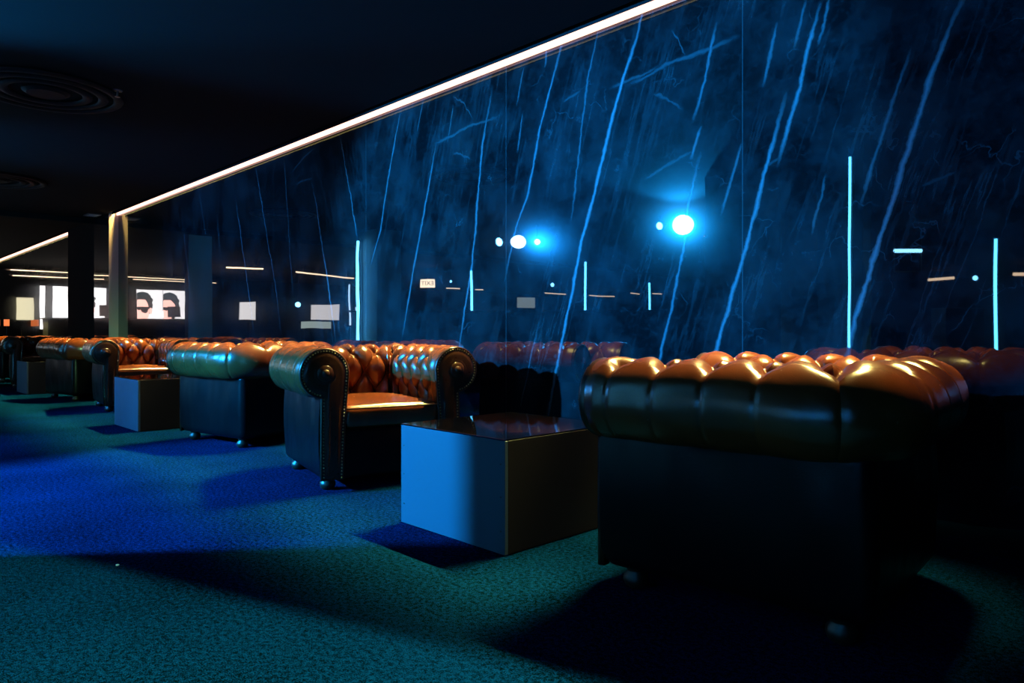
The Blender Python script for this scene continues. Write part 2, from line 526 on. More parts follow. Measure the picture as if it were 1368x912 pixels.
def outer_shell(u0, u1):
    """outer side or back panel, part of a U with rounded rear corners; u is the length along the U"""
    rc = .045
    la = LN - rc; lc = rc * PI / 2; lb = 2 * (W2 - rc)
    def pth(u):
        if u <= la: return W2, -LN / 2 + u, 1, 0
        u -= la
        if u <= lc:
            a = u / rc; return W2 - rc + rc * math.cos(a), LN / 2 - rc + rc * math.sin(a), math.cos(a), math.sin(a)
        u -= lc
        if u <= lb: return W2 - rc - u, LN / 2, 0, 1
        u -= lb
        if u <= lc:
            a = PI / 2 + u / rc; return -(W2 - rc) + rc * math.cos(a), LN / 2 - rc + rc * math.sin(a), math.cos(a), math.sin(a)
        u -= lc
        return -W2, LN / 2 - rc - u, -1, 0
    tot = 2 * la + 2 * lc + lb
    u0, u1 = u0 * tot, u1 * tot
    n = int((u1 - u0) / .012)
    prof = [(-.02, .525)] + [(0.0 + .010 * math.sin(PI * k / 20), .515 - (.515 - .105) * k / 20) for k in range(21)] + \
           [(-.004, .088), (-.014, .074), (-.030, .066), (-.075, .064)]
    bm = bmesh.new(); rows = []
    for i in range(n + 1):
        u = u0 + (u1 - u0) * i / n
        x, y, nx, ny = pth(u)
        row = []
        for (o, z) in prof:
            wv = 0 if z < .09 or z > .51 else wrinkle((x, y, z), .0055) * min(1, (z - .06) * 8)
            # soft front lower corner
            lift = 0
            e = min(u, tot - u)
            if e < .03 and z < .12:
                lift = (.03 - e) * .5
            row.append(bm.verts.new((x + nx * (o + wv), y + ny * (o + wv), z + lift)))
        rows.append(row)
    for i in range(n):
        for j in range(len(prof) - 1):
            bm.faces.new((rows[i][j], rows[i][j + 1], rows[i + 1][j + 1], rows[i + 1][j]))
    bmesh.ops.recalc_face_normals(bm, faces=bm.faces)
    return bm, tot, la, lc, lb

def scroll_outline():
    pts = [(.018, .066), (.020, .2), (.020, .35), (.018, .49)]
    for k in range(33):
        a = A_END + (PI - A_END) * k / 32
        pts.append((RR * math.cos(a), ZC + RR * math.sin(a)))
    pts += [(-.126, .56), (-.118, .46), (-.110, .35), (-.104, .2), (-.100, .066)]
    return pts

def scroll_panel(sgn):
    """front of an arm: post and scroll, a padded panel with piping"""
    out = scroll_outline()
    cx = sum(p[0] for p in out) / len(out)
    bm = bmesh.new()
    n = len(out)
    y0 = -LN / 2
    def ring(inset, y):
        vs = []
        for i, (o, z) in enumerate(out):
            po, pz = out[i - 1]; qo, qz = out[(i + 1) % n]
            tx, tz = qo - po, qz - pz
            l = math.hypot(tx, tz) or 1
            nx, nz = -tz / l, tx / l       # inward for this winding
            vs.append(bm.verts.new((sgn * (XA + o + nx * inset), y, z + nz * inset)))
        return vs
    spec = [(0, y0 + .012), (-.003, y0 - .006), (0.0, y0 - .014), (.006, y0 - .0165), (.010, y0 - .012), (.016, y0 - .013), (.03, y0 - .020), (.045, y0 - .024)]
    rings = [ring(*s) for s in spec]
    for a, b in zip(rings[:-1], rings[1:]):
        for i in range(n):
            j = (i + 1) % n
            bm.faces.new((a[i], a[j], b[j], b[i]))
    f = bm.faces.new(rings[-1])
    bmesh.ops.triangulate(bm, faces=[f])
    # the rolled rosette in the middle of the scroll
    m = Matrix.Translation((sgn * XA, y0 - .022, ZC)) @ Matrix.Rotation(PI / 2, 4, 'X')
    for rad, hh in ((.062, .006), (.046, .014), (.026, .022)):
        prof_b = bmesh.ops.create_uvsphere(bm, u_segments=28, v_segments=10, radius=1.0,
                                           matrix=m @ Matrix.Diagonal((rad, rad, hh, 1)))
    bmesh.ops.recalc_face_normals(bm, faces=bm.faces)
    return bm

def nailheads(sgn):
    out = scroll_outline()
    bm = bmesh.new()
    pts = [Vector((o, z)) for o, z in out]
    # walk along the outline, heads every 17 mm
    acc = 0.0
    for i in range(len(pts) - 1):
        a, b = pts[i], pts[i + 1]
        l = (b - a).length
        while acc < l:
            p = a + (b - a) * (acc / l)
            t = (b - a).normalized(); nrm = Vector((-t.y, t.x))
            p2 = p + nrm * .013
            bmesh.ops.create_uvsphere(bm, u_segments=6, v_segments=4, radius=.0048,
                                      matrix=Matrix.Translation((sgn * (XA + p2.x), -LN / 2 - .014, p2.y)))
            acc += .017
        acc -= l
    return bm

def cushion(hx, y0, y1, z0, z1, crown, rad):
    nx, ny = 26, 30
    bm = bmesh.new()
    hy = (y1 - y0) / 2; yc = (y0 + y1) / 2
    def pt(a, b, top):
        # superellipse-like soft box
        x = hx * a; y = yc + hy * b
        ex = max(0, abs(a) - (1 - rad / hx)) / (rad / hx); ey = max(0, abs(b) - (1 - rad / hy)) / (rad / hy)
        r = min(1, math.hypot(ex, ey))
        edge = 1 - math.sqrt(max(0, 1 - r * r))
        zc = (z0 + z1) / 2
        h = (z1 - z0) / 2
        bump = crown * (1 - a * a) * (1 - b * b) if top else 0
        z = zc + (1 if top else -1) * (h - (h * .72) * edge) + bump
        if top: z += wrinkle((x, y, 0), .003) * (1 - r)
        if ex > 0 and ey > 0 and math.hypot(ex, ey) > 1:
            k = 1 / math.hypot(ex, ey)
            x = math.copysign(hx - rad + rad * ex * k, a); y = yc + math.copysign(hy - rad + rad * ey * k, b)
        return x, y, z
    def gpar(i, n):
        s = -1 + 2 * i / n
        return math.sin(s * PI / 2) * .75 + s * .25
    g = {}
    for top in (0, 1):
        for i in range(nx + 1):
            for j in range(ny + 1):
                g[top, i, j] = bm.verts.new(pt(gpar(i, nx), gpar(j, ny), top))
    for top in (0, 1):
        for i in range(nx):
            for j in range(ny):
                q = [g[top, i, j], g[top, i + 1, j], g[top, i + 1, j + 1], g[top, i, j + 1]]
                bm.faces.new(q if top else q[::-1])
    def wall(seq):
        for (a, b) in zip(seq[:-1], seq[1:]):
            bm.faces.new((g[(0,) + a], g[(0,) + b], g[(1,) + b], g[(1,) + a]))
    wall([(i, 0) for i in range(nx + 1)]); wall([(nx, j) for j in range(ny + 1)])
    wall([(i, ny) for i in range(nx, -1, -1)]); wall([(0, j) for j in range(ny, -1, -1)])
    # piping along upper and lower edge
    bmesh.ops.recalc_face_normals(bm, faces=bm.faces)
    return bm

def piping_ring(hx, y0, y1, rad, z, r):
    yc, hy = (y0 + y1) / 2, (y1 - y0) / 2
    pts = []
    for (sx, sy, a0) in ((1, 1, 0), (-1, 1, PI / 2), (-1, -1, PI), (1, -1, 1.5 * PI)):
        for k in range(7):
            a = a0 + PI / 2 * k / 6
            pts.append(Vector((sx * (hx - rad) + rad * math.cos(a), yc + sy * (hy - rad) + rad * math.sin(a), z)))
    bm = bmesh.new()
    n = len(pts); rings = []
    for i in range(n):
        t = (pts[(i + 1) % n] - pts[i - 1]).normalized(); side = Vector((t.y, -t.x, 0))
        rings.append([bm.verts.new(pts[i] + side * (r * math.cos(2 * PI * k / 6)) + Vector((0, 0, r * math.sin(2 * PI * k / 6)))) for k in range(6)])
    for i in range(n):
        a, b = rings[i], rings[(i + 1) % n]
        for k in range(6):
            bm.faces.new((a[k], a[(k + 1) % 6], b[(k + 1) % 6], b[k]))
    bmesh.ops.recalc_face_normals(bm, faces=bm.faces)
    return bm

def make_chair():
    t = thing('chesterfield_armchair', '-', 'armchair')
    sA, sB = SB[4], SB[9]
    obj('armrest', tufted(0, sA), LEATHER, t, smooth=True)
    obj('armrest', tufted(sB, S_TOT), LEATHER, t, smooth=True)
    obj('backrest', tufted(sA, sB), LEATHER, t, smooth=True)
    _, tot, la, lc, lb = outer_shell(0, .1)
    _.free()
    f1 = (la + lc) / tot; f2 = 1 - f1
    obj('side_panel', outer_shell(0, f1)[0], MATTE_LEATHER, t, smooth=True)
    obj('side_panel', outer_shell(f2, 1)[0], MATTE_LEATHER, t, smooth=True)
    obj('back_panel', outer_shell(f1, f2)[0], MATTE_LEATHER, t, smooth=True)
    for sg in (1, -1):
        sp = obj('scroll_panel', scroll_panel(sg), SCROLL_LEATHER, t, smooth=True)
        obj('nailhead_trim', nailheads(sg), BRASS, sp, smooth=True)
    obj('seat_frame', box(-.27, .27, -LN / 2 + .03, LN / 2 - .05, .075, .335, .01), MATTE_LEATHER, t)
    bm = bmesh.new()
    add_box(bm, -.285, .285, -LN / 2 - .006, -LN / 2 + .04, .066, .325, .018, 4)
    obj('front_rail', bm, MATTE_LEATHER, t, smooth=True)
    cu = obj('seat_cushion', cushion(.275, -LN / 2 - .012, .27, .325, .452, .022, .035), LEATHER, t, smooth=True)
    bm = piping_ring(.276, -LN / 2 - .013, .27, .035, .436, .0055)
    obj('piping', bm, LEATHER, cu, smooth=True)
    fp = [(.0, .0), (.026, .0), (.036, .008), (.042, .024), (.040, .040), (.028, .052), (.030, .058), (.034, .064), (.034, .076)]
    for sx in (1, -1):
        for sy in (-1, 1):
            bm = lathe(fp, 20)
            obj('foot', bm, DARKWOOD, t, loc=(sx * .335, sy * .325, 0), smooth=True)
    return t

def place(o, cx, cy, phi, way, label):
    """cx, cy: the front corner on the room side; phi: turn into the room in degrees; way: +1 faces +x, -1 faces -x"""
    c, sn = math.cos(math.radians(phi)), math.sin(math.radians(phi))
    bx, by = -way * c, sn              # towards the back of the chair
    ix, iy = way * sn, c               # towards the wall
    o.location = (cx + bx * LN / 2 + ix * W2, cy + by * LN / 2 + iy * W2, 0)
    o.rotation_euler = (0, 0, math.radians(way * (90 - phi)))
    o['label'] = label
    o['group'] = 'buttoned leather armchairs along the marble wall'

chair = make_chair()
CH = [
 (-1.527, 1.890, 5, -1, 'dark leather armchair nearest the camera, its outer arm and tufted roll filling the right'),
 (-3.400, 1.890, 14, 1, 'dark leather armchair with seat and buttoned back in view, left of the nearest cube table'),
 (-5.875, 2.052, 9, -1, 'dark leather armchair turned away, back to back with the one showing its lit seat'),
 (-8.352, 2.140, 7, 1, 'leather armchair whose lit buttoned back and seat show above the second cube table'),
 (-10.71, 2.090, 8, -1, 'leather armchair between the farthest cube table and the chair behind the second table'),
 (-12.85, 2.060, 8, 1, 'leather armchair at the far left end, behind the farthest cube table'),
 (-15.25, 2.080, 6, -1, 'last leather armchair of the row, behind the one at the far left'),
 (0.62, 1.90, 5, 1, 'leather armchair standing behind the back of the nearest armchair, outside the frame at right'),
]
for i, (x, y, a, way, lab) in enumerate(CH):
    o = chair if i == 0 else copy_tree(chair)
    place(o, x, y, a, way, lab)

# ------------------------------------------------------------------ cube tables
def make_table():
    t = thing('cube_table', '-', 'table')
    w, d, h, th = .67, .67, .44, .018
    hx, hy = w / 2, d / 2
    # long panels front and rear cover the ends of the side panels
    for sy in (-1, 1):
        y0, y1 = (-hy, -hy + th) if sy < 0 else (hy - th, hy)
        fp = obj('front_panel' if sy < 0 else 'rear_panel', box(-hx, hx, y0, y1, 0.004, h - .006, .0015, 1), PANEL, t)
        for sx in (-1, 1):
            for z in (.09, .22, .345):
                m = Matrix.Translation((sx * (hx - .022), sy * (hy + .0003), z)) @ Matrix.Rotation(PI / 2, 4, 'X')
                bm = bmesh.new()
                bmesh.ops.create_cone(bm, cap_ends=True, segments=12, radius1=.0042, radius2=.0042, depth=.0016, matrix=m)
                obj('screw', bm, BLACKMETAL, fp, smooth=False)
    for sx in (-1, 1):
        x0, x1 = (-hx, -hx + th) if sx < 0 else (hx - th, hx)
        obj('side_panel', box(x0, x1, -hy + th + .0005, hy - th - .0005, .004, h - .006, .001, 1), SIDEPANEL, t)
    obj('table_top', box(-hx + .001, hx - .001, -hy + .001, hy - .001, h - .0055, h, .0015, 2), TOPGLASS, t)
    obj('base_board', box(-hx + th + .001, hx - th - .001, -hy + th + .001, hy - th - .001, 0, .02), BLACK, t)
    return t

tb = make_table()
for i, (x, y, lab) in enumerate([
    (-2.302, 2.197, 'grey cube table with black glass top beside the nearest armchair, its front lit blue'),
    (-6.865, 2.27, 'second grey cube table from the camera, before the armchair with the lit buttoned back'),
    (-11.735, 2.34, 'farthest grey cube table, small at the left edge between two armchairs')]):
    o = tb if i == 0 else copy_tree(tb)
    o.location = (x, y, 0)
    o['label'] = lab
    o['group'] = 'cube tables between the armchairs'

# ------------------------------------------------------------------ shell of the room
YW, YL = 3.2, 3.075           # marble face, ceiling lip / pier face
ZT, ZS = 2.58, 2.68           # ceiling, roof of the light slot
XP0, XP1, XP2 = -11.71, -12.50, -14.12   # end of the first marble bay, end of polished pier, start of the second bay
struct('floor', box(-24.2, 4.2, -20.2, 3.5, -.12, 0), CARPET)
bm = bmesh.new()
add_box(bm, -24.2, 4.2, -20.2, YL, ZT, ZT + .25)
add_box(bm, XP2, XP0, YL, 3.5, ZT, ZT + .25)
add_box(bm, -24.2, 4.2, YL - .02, 3.5, ZS, ZT + .25)
struct('ceiling', bm, CEIL)
struct('wall_right', box(XP0, 4.2, YW, YW + .18, 0, ZS), MARBLE)
struct('wall_right_far', box(-24.2, XP2, YW, YW + .18, 0, ZS), MARBLE)
struct('trim_1', box(XP1, XP0, YL, YW + .18, 0, ZS), MARBLE).name = 'trim_1'
struct('trim_4', box(XP0 - .001, XP0 + .006, YL - .001, YW - .0005, 0, ZS - .001), STONE).name = 'trim_4'
struct('trim_2', box(XP2, XP1 - .001, YL, YW + .18, 0, ZS), BLACK)
struct('trim_3', box(XP1 - .22, XP1 + .02, -20.0, YL - .002, 2.505, ZT), CEIL)
struct('wall_left', box(-24.2, 4.2, -20.4, -20.2, 0, ZT), DARKWALL)
struct('wall_far', box(-24.4, -24.2, -20.2, 3.4, 0, ZT), DARKWALL)
struct('wall_back', box(4.2, 4.4, -20.2, 3.4, 0, ZT), DARKWALL)
def pillar(x0, x1, y0, y1, mat):
    o = obj('pillar', box(x0, x1, y0, y1, 0, ZT, .004, 1), mat)
    o['kind'] = 'structure'
    return o
pillar(-4.32, -3.42, -1.68, -.78, DARKWALL)
pillar(-2.60, -2.42, -.46, -.26, BLACK)
pillar(-10.86, -10.28, -.86, -.37, GREYPAINT)
pillar(-13.1, -12.92, 1.35, 1.76, GREYPAINT)

# ------------------------------------------------------------------ LED strips in the slot above the marble
def led_strip(x0, x1, label):
    t = thing('led_strip', label, 'light strip', ((x0 + x1) / 2, 3.14, ZS), 0, 'warm led strips over the marble')
    h = (x1 - x0) / 2
    obj('mounting_channel', box(-h, h, -.024, .024, -.05, 0), METAL, t)
    # anti-glare visor on the room side: it cuts the beam so that it washes only the seats below
    obj('visor', box(-h, h, -.0245, -.0205, -.115, -.0502), BLACK, t)
    obj('diffuser', box(-h, h, .030, .056, -.122, -.052, .008, 2), E_LED, t)
    n = max(1, round((x1 - x0) / 3.0))
    for i in range(n):
        seg = (x1 - x0) / n
        # two rows of lensed chips: one aimed at the near arms, one at the seats by the wall
        for tilt, share in ((31, .56), (14, .44)):
            ld = bpy.data.lights.new('led_strip_beam', 'AREA')
            ld.shape = 'RECTANGLE'; ld.size = seg; ld.size_y = .009
            ld.energy = LED_W * seg * share; ld.color = (1.0, .80, .24)
            ld.spread = math.radians(LED_SPREAD)
            lo = bpy.data.objects.new('led_strip_beam', ld)
            COL.objects.link(lo); lo.parent = t
            lo.location = (-h + seg * (i + .5), .015, -.065)
            lo.rotation_euler = (math.radians(-tilt), 0, 0)
    return t
LED_W, LED_SPREAD = 36.0, 24
led_strip(XP0 + .008, -.78, 'long warm white light strip along the top of the near marble wall')
led_strip(-23.5, XP2 - .02, 'short warm light strip over the far bay, at the left edge')

# ------------------------------------------------------------------ fixtures on the ceiling in view
def torus_bm(R, r, ns=64, nr=12, flat=1.0):
    bm = bmesh.new(); rings = []
    for i in range(ns):
        a = 2 * PI * i / ns
        rings.append([bm.verts.new(((R + r * math.cos(2 * PI * k / nr)) * math.cos(a), (R + r * math.cos(2 * PI * k / nr)) * math.sin(a), flat * r * math.sin(2 * PI * k / nr))) for k in range(nr)])
    for i in range(ns):
        a, b = rings[i], rings[(i + 1) % ns]
        for k in range(nr):
            bm.faces.new((a[k], b[k], b[(k + 1) % nr], a[(k + 1) % nr]))
    bmesh.ops.recalc_face_normals(bm, faces=bm.faces)
    return bm

def ceiling_ring(x, y, label):
    t = thing('ceiling_ring', label, 'ceiling fixture', (x, y, ZT), 0, 'round black ceiling fixtures')
    for R in (.46, .36, .26):
        obj('ring', torus_bm(R, .035, 64, 10, .45), RINGBLACK, t, loc=(0, 0, -.012), smooth=True)
    obj('centre_disc', lathe([(.0, -.03), (.12, -.03), (.15, -.012), (.15, 0)], 40), RINGBLACK, t, smooth=False)
    return t
ceiling_ring(-6.05, 1.18, 'round black ringed fixture on the ceiling at upper left, nearer one')
ceiling_ring(-9.95, 1.45, 'round black ringed fixture on the ceiling farther along, at the left edge')
t = thing('ceiling_downlight', 'small pale square downlight on the ceiling by the end of the light strip', 'ceiling light', (-12.0, 2.93, ZT))
obj('frame', box(-.14, .14, -.09, .09, -.016, 0, .004), METAL, t)
obj('lens', box(-.11, .11, -.06, .06, -.019, -.0162), pr('frosted_glass', (.5, .52, .55), .3), t)
def sprinkler(x, y, label):
    t = thing('ceiling_sprinkler', label, 'sprinkler', (x, y, ZT + .002))
    obj('escutcheon', lathe([(.0, -.008), (.03, -.008), (.036, 0), (.036, .012), (.0, .012)], 20), METAL, t)
    bm = tube((0, 0, -.045), (0, 0, -.008), .008, 10)
    obj('nozzle', bm, METAL, t)
    obj('deflector', lathe([(.0, -.052), (.018, -.05), (.018, -.047), (0, -.046)], 16), METAL, t)
sprinkler(-5.69, 1.55, 'tiny sprinkler head on the dark ceiling, right of the nearer round fixture')

# ------------------------------------------------------------------ small scrap on the carpet
bm = bmesh.new()
bmesh.ops.create_icosphere(bm, subdivisions=2, radius=.006)
for v in bm.verts:
    v.co *= 1 + .35 * noise.noise(v.co * 300)
    v.co.z *= .6
tag(obj('paper_scrap', bm, PAPER, loc=(-2.865, .78, .0035)), 'tiny white scrap of paper lying on the dark carpet', 'scrap')

# ------------------------------------------------------------------ far lamps at the left edge
def floor_lamp(x, y, label):
    t = thing('floor_lamp', label, 'lamp', (x, y, 0), 0, 'small orange lamps at the far end')
    obj('base', lathe([(0, 0), (.11, 0), (.11, .012), (.02, .02), (.0, .02)], 20), BLACKMETAL, t)
    obj('stem', tube((0, 0, .02), (0, 0, .97), .007, 8), BLACKMETAL, t)
    obj('lamp_shade', lathe([(.05, .96), (.05, 1.10)], 24), E_SHADE, t)
floor_lamp(-18.75, 2.93, 'small orange-shaded lamp at the far left, the one nearer the marble bay')
floor_lamp(-19.4, 2.86, 'small orange-shaded lamp at the far left edge')

# ------------------------------------------------------------------ lamps and furnishings across the room (mirrored in the marble)
def light_tube(x, y, z0, z1, r, label, mat=None):
    t = thing('light_tube', label, 'tube light', (x, y, z0), 0, 'blue upright light tubes')
    L_ = z1 - z0
    obj('housing', box(-.018, .018, -.045, -.012, -z0, L_ + .01), BLACKMETAL, t)
    obj('tube', tube((0, 0, 0), (0, 0, L_), r, 12), mat or E_TUBE, t, smooth=True)
    for z in (-.02, L_):
        obj('end_cap', tube((0, 0, z), (0, 0, z + .02), r + .004, 12), BLACKMETAL, t)
light_tube(-2.52, -.215, .12, 2.40, .010, 'tall blue light tube on the slim black pillar, brightest in the mirror wall')
light_tube(-3.06, -7.98, .12, 2.40, .024, 'blue light tube mirrored near the right edge of the marble wall')
light_tube(-10.74, -.28, .12, 2.40, .024, 'blue light tube on the grey pillar, mirrored above the armchair with the lit seat')
light_tube(-10.49, -6.02, 1.0, 2.40, .024, 'blue light tube mirrored between the two stage lamps')
light_tube(-14.11, -5.77, 1.0, 2.40, .024, 'blue light tube mirrored right of the lit exit sign')
light_tube(-11.89, -10.44, .9, 2.2, .024, 'short blue light tube mirrored left of the big stage lamp')
E_THIN = em('pale_tube_diffuser', (.45, .68, 1.0), 12.0)
light_tube(-16.64, -3.72, 1.0, 2.08, .02, 'thin pale tube mirrored just left of the grey pillar tube', E_THIN)
light_tube(-16.53, -3.82, 1.0, 1.48, .014, 'shortest thin pale tube mirrored left of the grey pillar tube', E_THIN)

t = thing('added_counter', 'added dark counter with a blue light for the armchair rolls, unseen behind the camera', 'counter', (.35, -2.6, 0))  # unseen counter, added to carry the blue light below
obj('body', box(-1.85, 1.9, -.3, .3, .08, .98, .004), DARKWALL, t)
obj('worktop', box(-1.9, 1.95, -.36, .38, .98, 1.02, .005), LACQUER, t)
obj('plinth', box(-1.8, 1.85, -.26, .24, 0, .08), BLACK, t)
obj('added_blue_light', tube((-1.84, .33, .955), (1.88, .33, .955), .014, 10), em('added_blue_glow', (.03, .36, 1.0), 95.0), t)  # added light, puts the blue band on the armchair rolls

def stage_lamp(x, y, z, aim, r, mat, label, watts=0, cone=40, blend=.3, col=(.008, .36, 1.0), soft=.05):
    t = thing('stage_lamp', label, 'stage lamp', (x, y, z), 0, 'blue stage lamps')
    d = (Vector(aim) - Vector((x, y, z))).normalized()
    q = d.to_track_quat('Z', 'Y')
    m4 = q.to_matrix().to_4x4()
    bm = lathe([(r * .55, -.13), (r * .8, -.12), (r * 1.15, -.06), (r * 1.25, -.012), (r * 1.25, .01), (r * 1.02, .01), (r * 1.02, -.004)], 28)
    bm.transform(m4)
    obj('body', bm, BLACKMETAL, t, smooth=False)
    bm = lathe([(0, .0), (r, -.003)], 28); bm.transform(m4)
    obj('lens', bm, mat, t)
    obj('hanging_rod', tube((0, 0, r * 1.1), (0, 0, ZT - z), .012, 8), BLACKMETAL, t)
    if watts:
        ld = bpy.data.lights.new('stage_lamp_beam', 'SPOT')
        ld.energy = watts; ld.color = col; ld.spot_size = math.radians(cone); ld.spot_blend = blend; ld.shadow_soft_size = soft
        lo = bpy.data.objects.new('stage_lamp_beam', ld)
        COL.objects.link(lo); lo.parent = t
        lo.location = d * (.03 + soft)
        lo.rotation_euler = d.to_track_quat('-Z', 'Y').to_euler()
    return t
stage_lamp(-5.85, -2.73, 2.41, (-3.1, 2.0, .7), .15, E_SPOTW, 'brightest blue stage lamp, mirrored high in the middle of the marble wall', 10500, 62, .35)
stage_lamp(-6.28, -2.79, 2.45, (-6.3, 2.0, 1.2), .055, E_SPOT, 'small blue stage lamp hanging just left of the brightest one')
stage_lamp(-8.35, -1.80, 2.30, (-6.0, .7, 0), .12, E_SPOTW, 'middle and largest of the three blue stage lamps in a row', 1600, 44, .6, (.008, .36, 1.0))
stage_lamp(-8.56, -1.58, 2.30, (-7.7, 3.2, 1.2), .07, E_SPOT, 'left one of the three blue stage lamps in a row', 1600, 60, .7, (.008, .30, 1.0))
stage_lamp(-8.13, -2.02, 2.30, (-1.3, 3.2, 1.75), .05, E_SPOT, 'right one of the three blue stage lamps in a row', 7000, 24, .6, (.008, .30, 1.0), .03)
stage_lamp(-4.93, -14.77, 2.2, (-4.5, 3, 1.0), .06, E_SMALL, 'small blue lamp far across the room, mirrored near the right tube')
stage_lamp(-15.26, -10.12, 2.3, (-8, 3, 1.0), .06, E_SMALL, 'small blue lamp far across the room, mirrored over the warm ceiling rods')
stage_lamp(-16.42, -6.96, 2.3, (-8, 3, 1.0), .035, E_SMALL, 'tiny blue lamp far across the room, mirrored beside the exit sign')
stage_lamp(-19.45, -3.69, 1.62, (-8, 3, 1.2), .075, E_SMALL, 'small blue lamp mirrored left of the wide white screen')

# framing projector behind the camera: its two shutter blades cut the pool of light on the carpet
def framing_projector(pos, aim, P1, P2, label):
    t = thing('framing_projector', label, 'stage lamp', pos)
    pos = Vector(pos)
    d = (Vector(aim) - pos).normalized()
    m4 = d.to_track_quat('Z', 'Y').to_matrix().to_4x4()
    bm = lathe([(.05, -.34), (.09, -.33), (.10, -.10), (.07, -.03), (.07, -.02)], 28); bm.transform(m4)
    obj('body', bm, BLACKMETAL, t)
    e1 = (Vector(P1) - pos) * .16; e2 = (Vector(P2) - pos) * .16
    mid = (e1 + e2) / 2; u = (e2 - e1).normalized()
    nrm = mid.normalized()
    v = nrm.cross(u).normalized()
    if v.z < 0: v = -v
    bm = bmesh.new()
    a = [mid - u * .45, mid + u * .45, mid + u * .45 + v * .5, mid - u * .45 + v * .5]
    lo_ = [bm.verts.new(p) for p in a]; hi_ = [bm.verts.new(p + nrm * .003) for p in a]
    bm.faces.new(lo_[::-1]); bm.faces.new(hi_)
    for i in range(4):
        j = (i + 1) % 4
        bm.faces.new((lo_[i], lo_[j], hi_[j], hi_[i]))
    obj('shutter_blade', bm, BLACK, t)
    obj('hanging_rod', tube((0, 0, .08), (0, 0, ZT - pos.z), .012, 8), BLACKMETAL, t)
    ld = bpy.data.lights.new('framing_projector_beam', 'SPOT')
    ld.energy = 4800; ld.color = (.40, 1.0, .42); ld.spot_size = math.radians(78); ld.spot_blend = .6; ld.shadow_soft_size = .006
    lo = bpy.data.objects.new('framing_projector_beam', ld)
    COL.objects.link(lo); lo.parent = t
    lo.location = d * .02
    lo.rotation_euler = d.to_track_quat('-Z', 'Y').to_euler()
framing_projector((.9, -1.3, 2.25), (-1.5, .55, 0), (-1.195, 1.30, 0), (-3.226, .60, 0), 'framing projector hung behind the camera that lights the near carpet')

# hanging light frame, bar, screens, signs, warm rods
t = thing('hanging_light', 'hanging rectangular frame with a blue light bar on top, mirrored left of the right tube', 'light', (-4.04, -6.69, 1.85), math.radians(-46.8))
obj('light_bar', tube((-.22, 0, .345), (.22, 0, .345), .03, 10), em('blue_bar_diffuser', (.22, .62, 1.0), 40), t)
for sx in (-1, 1):
    obj('upright', tube((sx * .22, 0, 0), (sx * .22, 0, .345), .008, 8), METAL, t)
    obj('frame_wire', tube((sx * .22, 0, .36), (sx * .22, 0, ZT - 1.85), .003, 6), METAL, t)
obj('lower_rod', tube((-.22, 0, 0), (.22, 0, 0), .008, 8), BRASS, t)
t = thing('bar_counter', 'long dark bar counter across the room, mirrored behind the tubes', 'bar', (-10.9, -5.05, 0), math.radians(-42))
obj('body', box(-4.2, 2.6, -.25, .25, .08, 1.26, .004), DARKWALL, t)
obj('worktop', box(-4.25, 2.65, -.31, .31, 1.26, 1.30, .005), LACQUER, t)
obj('plinth', box(-4.15, 2.55, -.20, .20, 0, .08), BLACK, t)
def monitor(x, y, z, w, h, mat, deg, label, base=0.0):
    t = thing('monitor', label, 'screen', (x, y, base), math.radians(deg), 'lit screens across the room')
    obj('casing', box(-w / 2 - .02, w / 2 + .02, -.05, -.003, z - base - .02, z - base + h + .02, .005), BLACK, t)
    obj('screen', box(-w / 2, w / 2, -.003, .002, z - base, z - base + h), mat, t)
    obj('stand', box(-.04, .04, -.045, -.015, .02, z - base), BLACKMETAL, t)
    obj('foot', box(-w / 3, w / 3, -.14, .08, 0, .02, .004), BLACKMETAL, t)
monitor(-11.30, -4.93, 1.37, .38, .22, E_SCREENDIM, -43, 'small dim green screen standing on the bar counter', 1.30)
monitor(-19.5, -2.2, 1.16, .46, .5, E_SCREEN, -45, 'square white screen, mirrored over the armchair turned away')
monitor(-18.0, -3.75, 1.16, .80, .42, E_SCREEN, -45, 'wide white screen, mirrored left of the grey pillar')
t = thing('lit_table', 'table with pale lit front below the wide white screen', 'table', (-17.45, -3.2, 0), math.radians(-45))
obj('front_panel', box(-.4, .4, .05, .08, .92, 1.10), E_SCREENDIM, t)
obj('table_top', box(-.46, .46, -.3, .10, 1.10, 1.125), BLACK, t)
for sx in (-1, 1):
    obj('leg', box(sx * .43 - .02, sx * .43 + .02, .03, .07, 0, 1.10), BLACKMETAL, t)
    obj('leg', box(sx * .43 - .02, sx * .43 + .02, -.28, -.24, 0, 1.10), BLACKMETAL, t)
t = thing('notice_cabinet', 'pale blue-lit board standing across the room, mirrored at the lower right', 'cabinet', (-3.46, -7.3, 0), math.radians(-46))
obj('body', box(-.32, .32, -.2, .2, .06, 1.22, .01), GREYPAINT, t)
obj('plinth', box(-.28, .28, -.16, .16, 0, .06), BLACK, t)

